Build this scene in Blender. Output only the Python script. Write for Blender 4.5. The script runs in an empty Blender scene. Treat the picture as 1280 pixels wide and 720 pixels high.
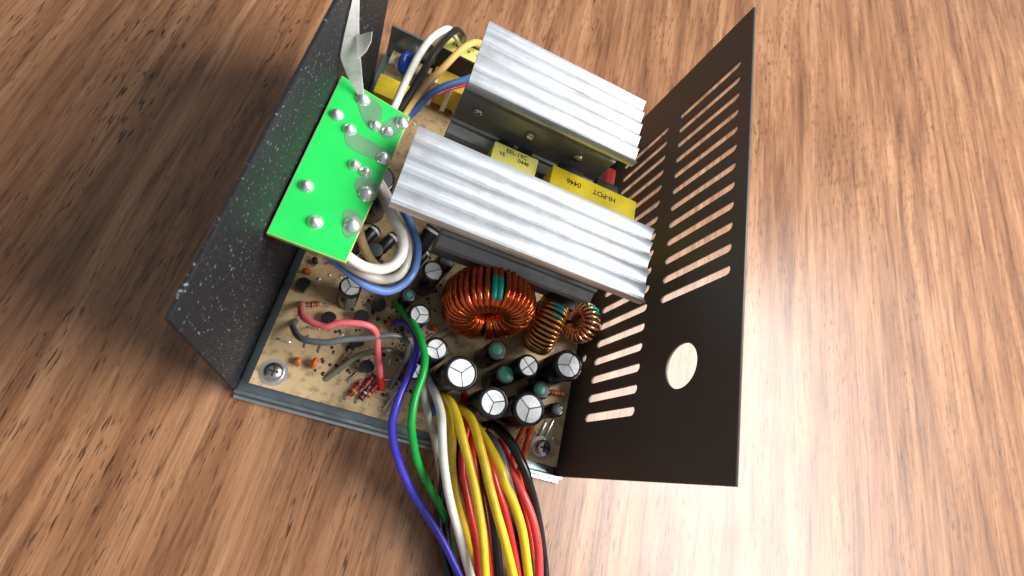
import bpy, bmesh, math, random
from mathutils import Vector, Matrix
random.seed(7)
S = 0.001                      # everything below is laid out in millimetres
sc = bpy.context.scene
col = sc.collection
# ------------------------------------------------------------------ camera
cam = bpy.data.cameras.new('camera'); co = bpy.data.objects.new('camera', cam); col.objects.link(co)
rx = Vector((0.9056921, 0.2154791, 0.3650898)); ry = Vector((-0.3342743, 0.8926447, 0.3024004)); rz = Vector((-0.2607345, -0.3959218, 0.8804904))
m = Matrix(((rx.x, ry.x, rz.x, -82.06*S), (rx.y, ry.y, rz.y, -14.717*S), (rx.z, ry.z, rz.z, 173.085*S), (0, 0, 0, 1)))
co.matrix_world = m
cam.sensor_width = 36.0; cam.lens = 36.0*633.885/1280.0
cam.clip_start = 0.004; cam.clip_end = 20.0
cam.dof.use_dof = True; cam.dof.focus_distance = 0.150; cam.dof.aperture_fstop = 24
sc.camera = co
# ------------------------------------------------------------------ light: room light and one large window
world = bpy.data.worlds.new('World'); sc.world = world; world.use_nodes = True
bg = world.node_tree.nodes['Background']; bg.inputs[0].default_value = (0.86, 0.93, 1.0, 1); bg.inputs[1].default_value = 0.34
def area(name, loc, target, sx, sy, power, color):
    l = bpy.data.lights.new(name, 'AREA'); l.shape = 'RECTANGLE'; l.size = sx; l.size_y = sy; l.energy = power; l.color = color
    o = bpy.data.objects.new(name, l); col.objects.link(o); o.location = loc
    o.rotation_euler = (Vector(target)-Vector(loc)).to_track_quat('-Z', 'Y').to_euler(); return o
area('window_light', (0.68, 0.17, 0.78), (-0.03, 0.05, 0.03), 0.78, 0.50, 28.0, (1.0, 0.985, 0.96))
sc.view_settings.view_transform = 'Standard'; sc.view_settings.look = 'None'
sc.view_settings.exposure = 0.0; sc.view_settings.gamma = 1.0
# ------------------------------------------------------------------ materials
def srgb(r, g, b):
    return tuple(((c/255.0)/12.92 if c/255.0 <= 0.04045 else ((c/255.0+0.055)/1.055)**2.4) for c in (r, g, b))+(1,)
def mat(name, color, rough=0.5, metal=0.0, var=0.0, vscale=300.0, bump=0.0, bscale=900.0, stretch=(1, 1, 1), spec=0.5, coat=0.0, rvar=0.0, dirt=None, dscale=120.0, damt=0.5):
    M = bpy.data.materials.new(name); M.use_nodes = True; nt = M.node_tree; N = nt.nodes; Lk = nt.links
    p = N['Principled BSDF']; p.inputs['Base Color'].default_value = color
    p.inputs['Roughness'].default_value = rough; p.inputs['Metallic'].default_value = metal
    p.inputs['Specular IOR Level'].default_value = spec; p.inputs['Coat Weight'].default_value = coat; p.inputs['Coat Roughness'].default_value = 0.12
    tc = N.new('ShaderNodeTexCoord'); mp = N.new('ShaderNodeMapping'); mp.inputs['Scale'].default_value = stretch
    Lk.new(tc.outputs['Object'], mp.inputs['Vector'])
    out = None
    if var or rvar:
        n = N.new('ShaderNodeTexNoise'); n.inputs['Scale'].default_value = vscale; n.inputs['Detail'].default_value = 5
        Lk.new(mp.outputs[0], n.inputs['Vector'])
        if var:
            r = N.new('ShaderNodeValToRGB'); r.color_ramp.elements[0].position = 0.3; r.color_ramp.elements[1].position = 0.7
            r.color_ramp.elements[0].color = tuple(c*(1-var) for c in color[:3])+(1,)
            r.color_ramp.elements[1].color = tuple(min(1, c*(1+var)) for c in color[:3])+(1,)
            Lk.new(n.outputs['Fac'], r.inputs['Fac']); out = r.outputs['Color']
        if rvar:
            mr = N.new('ShaderNodeMapRange'); mr.inputs[3].default_value = max(0.03, rough-rvar); mr.inputs[4].default_value = rough+rvar
            mr.inputs[1].default_value = 0.3; mr.inputs[2].default_value = 0.7
            Lk.new(n.outputs['Fac'], mr.inputs[0]); Lk.new(mr.outputs[0], p.inputs['Roughness'])
    if dirt:
        d = N.new('ShaderNodeTexNoise'); d.inputs['Scale'].default_value = dscale; d.inputs['Detail'].default_value = 7; d.inputs['Roughness'].default_value = 0.7
        Lk.new(tc.outputs['Object'], d.inputs['Vector'])
        r2 = N.new('ShaderNodeValToRGB'); r2.color_ramp.elements[0].position = 0.5; r2.color_ramp.elements[1].position = 0.72
        r2.color_ramp.elements[0].color = (0, 0, 0, 1); r2.color_ramp.elements[1].color = (damt, damt, damt, 1)
        Lk.new(d.outputs['Fac'], r2.inputs['Fac'])
        mx = N.new('ShaderNodeMix'); mx.data_type = 'RGBA'; mx.inputs[6].default_value = color; mx.inputs[7].default_value = dirt
        if out: Lk.new(out, mx.inputs[6])
        Lk.new(r2.outputs['Color'], mx.inputs[0]); out = mx.outputs[2]
    if out: Lk.new(out, p.inputs['Base Color'])
    if bump:
        b = N.new('ShaderNodeTexNoise'); b.inputs['Scale'].default_value = bscale; b.inputs['Detail'].default_value = 4
        Lk.new(mp.outputs[0], b.inputs['Vector'])
        bm_ = N.new('ShaderNodeBump'); bm_.inputs['Strength'].default_value = bump; bm_.inputs['Distance'].default_value = 0.0003
        Lk.new(b.outputs['Fac'], bm_.inputs['Height']); Lk.new(bm_.outputs[0], p.inputs['Normal'])
    return M

def wood():
    M = bpy.data.materials.new('wood_laminate'); M.use_nodes = True; nt = M.node_tree; N = nt.nodes; Lk = nt.links
    p = N['Principled BSDF']; tc = N.new('ShaderNodeTexCoord')
    def noise(scale, detail, rough=0.55, dist=0.0, src=None):
        mp = N.new('ShaderNodeMapping'); mp.inputs['Scale'].default_value = scale; mp.inputs['Rotation'].default_value = (0, 0, math.radians(-4))
        Lk.new(src or tc.outputs['Object'], mp.inputs['Vector'])
        n = N.new('ShaderNodeTexNoise'); n.inputs['Scale'].default_value = 1.0; n.inputs['Detail'].default_value = detail
        n.inputs['Roughness'].default_value = rough; n.inputs['Distortion'].default_value = dist
        Lk.new(mp.outputs[0], n.inputs['Vector']); return n.outputs['Fac']
    def ramp(f, stops):
        r = N.new('ShaderNodeValToRGB'); e = r.color_ramp.elements
        e[0].position, e[0].color = stops[0]; e[1].position, e[1].color = stops[-1]
        for ps, c in stops[1:-1]: x = e.new(ps); x.color = c
        Lk.new(f, r.inputs['Fac']); return r.outputs['Color']
    def mix(fac, a, b, mode='MIX'):
        x = N.new('ShaderNodeMix'); x.data_type = 'RGBA'; x.blend_type = mode
        if isinstance(fac, float): x.inputs[0].default_value = fac
        else: Lk.new(fac, x.inputs[0])
        for s, v in ((6, a), (7, b)):
            if isinstance(v, tuple): x.inputs[s].default_value = v
            else: Lk.new(v, x.inputs[s])
        return x.outputs[2]
    broad = ramp(noise((95, 7, 1), 4, 0.6, 0.6), [(0.30, srgb(122, 80, 52)), (0.5, srgb(158, 112, 78)), (0.72, srgb(188, 142, 106))])
    streak = ramp(noise((360, 24, 1), 5, 0.65, 0.5), [(0.34, (0.42, 0.35, 0.3, 1)), (0.48, (0.86, 0.84, 0.82, 1)), (0.7, (1, 1, 1, 1))])
    c = mix(0.85, broad, streak, 'MULTIPLY')
    fibre = ramp(noise((1500, 40, 1), 4, 0.6), [(0.35, (0.62, 0.55, 0.5, 1)), (0.6, (1, 1, 1, 1))])
    c = mix(0.7, c, fibre, 'MULTIPLY')
    pore = ramp(noise((1500, 150, 1), 2, 0.5), [(0.585, (0, 0, 0, 1)), (0.66, (1, 1, 1, 1))])
    pm = ramp(noise((60, 10, 1), 3), [(0.42, (0.15, 0.15, 0.15, 1)), (0.62, (1, 1, 1, 1))])
    pf = mix(1.0, pore, pm, 'MULTIPLY')
    c = mix(pf, c, srgb(58, 34, 22))
    Lk.new(c, p.inputs['Base Color']); p.inputs['Specular IOR Level'].default_value = 0.5
    mr = N.new('ShaderNodeMapRange'); mr.inputs[3].default_value = 0.26; mr.inputs[4].default_value = 0.40
    Lk.new(noise((40, 30, 1), 5), mr.inputs[0]); Lk.new(mr.outputs[0], p.inputs['Roughness'])
    bp = N.new('ShaderNodeBump'); bp.inputs['Strength'].default_value = 0.08; bp.inputs['Distance'].default_value = 0.0001; bp.invert = True
    Lk.new(pf, bp.inputs['Height']); Lk.new(bp.outputs[0], p.inputs['Normal'])
    return M

M = dict(
 wood=wood(),
 alu=mat('brushed_aluminium', (0.77, 0.80, 0.84, 1), 0.42, 0.88, var=0.05, vscale=60, stretch=(1, 22, 22), bump=0.05, bscale=140, rvar=0.05, dirt=(0.34, 0.29, 0.23, 1), dscale=85, damt=0.4),
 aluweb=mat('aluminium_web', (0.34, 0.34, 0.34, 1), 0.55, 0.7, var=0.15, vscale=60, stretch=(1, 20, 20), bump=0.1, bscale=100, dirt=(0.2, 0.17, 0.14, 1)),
 steel=mat('galvanised_steel', (0.32, 0.38, 0.40, 1), 0.38, 0.9, var=0.12, vscale=180, rvar=0.1, dirt=(0.25, 0.24, 0.22, 1)),
 lip=mat('bare_steel_edge', (0.72, 0.74, 0.75, 1), 0.3, 1.0, var=0.1),
 black=mat('black_painted_steel', srgb(82, 74, 69), 0.5, 0.0, var=0.10, vscale=500, bump=0.12, bscale=2600, rvar=0.08),
 speck=None,
 board=mat('phenolic_board', srgb(198, 170, 128), 0.55, 0.0, var=0.14, vscale=90, dirt=srgb(70, 46, 30), dscale=320, damt=0.85, bump=0.1),
 sleeve=mat('black_shrink_sleeve', (0.012, 0.012, 0.014, 1), 0.22, spec=0.55, rvar=0.06, vscale=300),
 greysleeve=mat('grey_sleeve_top', srgb(70, 72, 74), 0.45, var=0.1),
 can=mat('capacitor_can', (0.93, 0.93, 0.94, 1), 0.38, 0.6, var=0.05, vscale=900, rvar=0.08),
 groove=mat('vent_groove', (0.10, 0.10, 0.105, 1), 0.5, 0.6),
 stripe=mat('sleeve_stripe', srgb(120, 124, 130), 0.3),
 teal=mat('teal_paint', srgb(62, 152, 122), 0.35, var=0.12, vscale=700),
 tealb=mat('teal_mark', srgb(20, 150, 135), 0.35, var=0.2, vscale=500),
 copper=mat('enamelled_copper', (0.86, 0.13, 0.02, 1), 0.19, 0.85, var=0.35, vscale=140, coat=0.5, rvar=0.05),
 copperb=mat('amber_copper', (0.62, 0.26, 0.06, 1), 0.24, 0.8, var=0.2, vscale=160, coat=0.5),
 copperc=mat('pale_copper', (0.80, 0.36, 0.17, 1), 0.22, 0.85, var=0.15, vscale=160, coat=0.4),
 corem=mat('powder_core', srgb(40, 26, 18), 0.7, var=0.2),
 tape=mat('yellow_tape', srgb(226, 200, 40), 0.35, var=0.10, vscale=120, dirt=srgb(150, 110, 30), dscale=90, damt=0.5),
 tapel=mat('pale_yellow_tape', srgb(240, 232, 120), 0.4, var=0.06, vscale=160),
 taped=mat('old_yellow_tape', srgb(190, 160, 50), 0.45, var=0.2, vscale=120),
 ferrite=mat('ferrite', srgb(30, 29, 32), 0.5, var=0.15),
 ink=mat('black_ink', srgb(34, 30, 18), 0.6),
 silk=mat('silkscreen', srgb(86, 66, 44), 0.6),
 cream=mat('cream_plastic', srgb(222, 214, 190), 0.5, var=0.08),
 green=mat('green_solder_mask', srgb(34, 200, 88), 0.28, var=0.07, vscale=90, coat=0.3, bump=0.05),
 trace=mat('mask_over_copper', srgb(96, 148, 108), 0.34, var=0.10, vscale=160, coat=0.2),
 boardedge=mat('board_edge', srgb(206, 196, 120), 0.5, var=0.1),
 solder=mat('solder', (0.90, 0.90, 0.88, 1), 0.36, 0.85, rvar=0.1, vscale=600, dirt=(0.35, 0.28, 0.2, 1), dscale=500),
 lead=mat('tinned_lead', (0.7, 0.7, 0.7, 1), 0.28, 0.9),
 bluec=mat('blue_varnish', srgb(16, 62, 140), 0.28, var=0.1),
 orange=mat('orange_varnish', srgb(190, 96, 36), 0.4),
 resb=mat('resistor_body', srgb(190, 140, 96), 0.4), resr=mat('resistor_red', srgb(176, 44, 36), 0.4),
 bandb=mat('band_brown', srgb(60, 26, 18), 0.4), bandg=mat('band_gold', srgb(178, 130, 50), 0.35), bandr=mat('band_red', srgb(170, 26, 26), 0.4), bandw=mat('band_silver', srgb(200, 200, 205), 0.3),
 epoxy=mat('black_epoxy', srgb(26, 26, 28), 0.4, var=0.1),
 strap=mat('dull_metal_strap', srgb(206, 204, 200), 0.6, 0.05, var=0.14, vscale=260, dirt=srgb(96, 90, 84), dscale=220),
 screw=mat('nickel_screw', (0.62, 0.60, 0.56, 1), 0.25, 1.0, rvar=0.08),
 dark=mat('recess_shade', (0.02, 0.02, 0.02, 1), 0.6),
 redp=mat('red_plastic', srgb(196, 54, 50), 0.4))
def insul(name, rgb, rough=0.34, dirt=True):
    return mat(name, srgb(*rgb), rough, var=0.06, vscale=220, rvar=0.08, bump=0.06, bscale=700, dirt=srgb(*(int(c*0.62) for c in rgb)) if dirt else None, dscale=260, damt=0.4)
WM = dict(purple=insul('purple_pvc', (66, 58, 190)), green=insul('green_pvc', (14, 160, 62)), white=insul('white_pvc', (226, 224, 214)), greyw=insul('grey_white_pvc', (190, 186, 176)),
 yellow=insul('yellow_pvc', (224, 190, 36)), red=insul('red_pvc', (206, 40, 34)), rose=insul('rose_red_pvc', (226, 66, 66)), orange=insul('orange_pvc', (206, 86, 40)),
 black=insul('black_pvc', (24, 23, 25), 0.32), blue=insul('blue_pvc', (104, 140, 206)), steelblue=insul('deep_blue_pvc', (62, 96, 160)), tan=insul('tan_pvc', (222, 178, 104)), cream=insul('cream_pvc', (236, 206, 150)), pink=insul('pink_pvc', (244, 112, 120)),
 grey=insul('grey_pvc', (98, 100, 104)), clear=insul('grey_green_pvc', (112, 112, 96)), brown=insul('warm_white_pvc', (236, 230, 222)))  # thick loop is warm white, mottled like the other wires
def speckled():
    Mx = mat('speckled_black_paint', srgb(28, 28, 32), 0.6, bump=0.25, bscale=1500, spec=0.3); nt = Mx.node_tree; N = nt.nodes
    tc = N.new('ShaderNodeTexCoord'); n = N.new('ShaderNodeTexNoise'); n.inputs['Scale'].default_value = 1100; n.inputs['Detail'].default_value = 2
    nt.links.new(tc.outputs['Object'], n.inputs['Vector'])
    r = N.new('ShaderNodeValToRGB'); r.color_ramp.elements[0].position = 0.66; r.color_ramp.elements[0].color = srgb(27, 27, 31); r.color_ramp.elements[1].position = 0.76; r.color_ramp.elements[1].color = srgb(150, 152, 160)
    nt.links.new(n.outputs['Fac'], r.inputs['Fac']); nt.links.new(r.outputs['Color'], N['Principled BSDF'].inputs['Base Color']); return Mx
M['speck'] = speckled()
# ------------------------------------------------------------------ mesh helpers (mm in, metres out)
def link(name, me, mt, parent=None, smooth=False):
    if not me.materials: me.materials.append(mt)
    if smooth:
        for p in me.polygons: p.use_smooth = True
    o = bpy.data.objects.new(name, me); col.objects.link(o)
    if parent is not None: o.parent = parent
    return o
def mesh(name, V, F):
    me = bpy.data.meshes.new(name); me.from_pydata([(x*S, y*S, z*S) for x, y, z in V], [], F); me.validate(); me.update()
    bm = bmesh.new(); bm.from_mesh(me); bmesh.ops.recalc_face_normals(bm, faces=bm.faces); bm.to_mesh(me); bm.free(); return me
def shade_auto(o, ang=35):
    me = o.data; bm = bmesh.new(); bm.from_mesh(me)
    for f in bm.faces: f.smooth = True
    for e in bm.edges:
        if len(e.link_faces) == 2 and e.calc_face_angle(0) > math.radians(ang): e.smooth = False
    bm.to_mesh(me); bm.free(); return o
def box(name, x0, x1, y0, y1, z0, z1, mt, parent=None, bev=0.3):
    bm = bmesh.new(); bmesh.ops.create_cube(bm, size=1.0)
    for v in bm.verts: v.co = Vector((((x0+x1)/2+v.co.x*(x1-x0))*S, ((y0+y1)/2+v.co.y*(y1-y0))*S, ((z0+z1)/2+v.co.z*(z1-z0))*S))
    if bev: bmesh.ops.bevel(bm, geom=list(bm.edges), offset=bev*S, segments=2, affect='EDGES', profile=0.6)
    me = bpy.data.meshes.new(name); bm.to_mesh(me); bm.free(); return shade_auto(link(name, me, mt, parent))
def frame_of(d):
    d = Vector(d).normalized(); a = Vector((0, 0, 1)) if abs(d.z) < 0.9 else Vector((1, 0, 0))
    u = d.cross(a).normalized(); return u, d.cross(u).normalized()
def lathe_me(name, prof, base=(0, 0, 0), axis=(0, 0, 1), n=28):
    u, w = frame_of(axis); ax = Vector(axis).normalized(); base = Vector(base); V = []; F = []; rings = []
    for r, h in prof:
        if r < 1e-6: rings.append([len(V)]); V.append(base+ax*h)
        else:
            rings.append(list(range(len(V), len(V)+n)))
            V += [base+ax*h+u*(r*math.cos(2*math.pi*k/n))+w*(r*math.sin(2*math.pi*k/n)) for k in range(n)]
    for a, b in zip(rings, rings[1:]):
        for k in range(n):
            k2 = (k+1) % n
            if len(a) == 1: F.append((a[0], b[k], b[k2]))
            elif len(b) == 1: F.append((a[k], a[k2], b[0]))
            else: F.append((a[k], a[k2], b[k2], b[k]))
    return mesh(name, V, F)
def lathe(name, prof, mt, parent=None, base=(0, 0, 0), axis=(0, 0, 1), n=28):
    return shade_auto(link(name, lathe_me(name, prof, base, axis, n), mt, parent), 40)
def spline(P, step=1.2):
    P = [Vector(p) for p in P]; out = []
    Q = [P[0]*2-P[1]]+P+[P[-1]*2-P[-2]]
    for i in range(1, len(Q)-2):
        a, b, c, d = Q[i-1:i+3]; n = max(2, int((c-b).length/step))
        for k in range(n):
            t = k/n
            out.append(0.5*((2*b)+(c-a)*t+(2*a-5*b+4*c-d)*t*t+(3*b-a-3*c+d)*t**3))
    out.append(P[-1]); return out
def tube_me(name, P, r, n=12, caps=True, closed=False):
    V = []; F = []; t0 = None; u = None; L_ = len(P)
    for i, p in enumerate(P):
        t = (P[min(i+1, L_-1)]-P[max(i-1, 0)]).normalized()
        if u is None: u, _ = frame_of(t)
        else:
            u = (u-t*u.dot(t)).normalized()
        w = t.cross(u)
        rr = r(i/(L_-1)) if callable(r) else r
        V += [p+u*(rr*math.cos(2*math.pi*k/n))+w*(rr*math.sin(2*math.pi*k/n)) for k in range(n)]
    for i in range(L_-1):
        for k in range(n): F.append((i*n+k, i*n+(k+1) % n, (i+1)*n+(k+1) % n, (i+1)*n+k))
    if caps: F.append(tuple(range(n))); F.append(tuple((L_-1)*n+k for k in range(n)))
    return mesh(name, V, F)
def tube(name, pts, r, mt, parent=None, n=12, step=1.2):
    return shade_auto(link(name, tube_me(name, spline(pts, step), r, n), mt, parent), 50)
def prism(name, poly, z0, z1, mt, parent=None):
    n = len(poly); V = [(x, y, z0) for x, y in poly]+[(x, y, z1) for x, y in poly]
    F = [tuple(range(n)), tuple(range(n, 2*n))]+[(k, (k+1) % n, n+(k+1) % n, n+k) for k in range(n)]
    return link(name, mesh(name, V, F), mt, parent)
def curve_plate(name, outline, holes, thick, place, mt, parent=None):
    """flat sheet with real openings; place() maps (a, b, t) in the sheet to xyz"""
    cu = bpy.data.curves.new(name, 'CURVE'); cu.dimensions = '2D'; cu.fill_mode = 'BOTH'; cu.extrude = thick/2
    for poly in [outline]+holes:
        sp = cu.splines.new('POLY'); sp.points.add(len(poly)-1); sp.use_cyclic_u = True
        for q, (a, b) in zip(sp.points, poly): q.co = (a, b, 0, 1)
    t = bpy.data.objects.new('sheet_outline', cu); col.objects.link(t); dg = bpy.context.evaluated_depsgraph_get()
    me = bpy.data.meshes.new_from_object(t.evaluated_get(dg)); bpy.data.objects.remove(t); bpy.data.curves.remove(cu)
    for v in me.vertices: v.co = Vector(place(*v.co))*S
    me.materials.clear(); me.name = name
    bm = bmesh.new(); bm.from_mesh(me); bmesh.ops.remove_doubles(bm, verts=bm.verts, dist=1e-6); bmesh.ops.recalc_face_normals(bm, faces=bm.faces); bm.to_mesh(me); bm.free()
    return link(name, me, mt, parent)
def text(name, body, size, at, xdir, ydir, mt, parent=None, sx=1.0, bold=0.0):
    cu = bpy.data.curves.new(name, 'FONT'); cu.body = body; cu.size = size; cu.align_x = 'CENTER'; cu.align_y = 'CENTER'; cu.extrude = 0.015; cu.offset = bold
    t = bpy.data.objects.new('lettering_outline', cu); col.objects.link(t); dg = bpy.context.evaluated_depsgraph_get()
    me = bpy.data.meshes.new_from_object(t.evaluated_get(dg)); bpy.data.objects.remove(t); bpy.data.curves.remove(cu)
    X = Vector(xdir).normalized(); Y = Vector(ydir).normalized(); Z = X.cross(Y); A = Vector(at)
    for v in me.vertices: v.co = (A+X*v.co.x*sx+Y*v.co.y+Z*v.co.z)*S
    me.materials.clear(); me.name = name; return link(name, me, mt, parent)
def tag(o, label, cat, group=None):
    o['label'] = label; o['category'] = cat
    if group: o['group'] = group
    return o
def lab(o, label): o['label'] = label; return o
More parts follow.
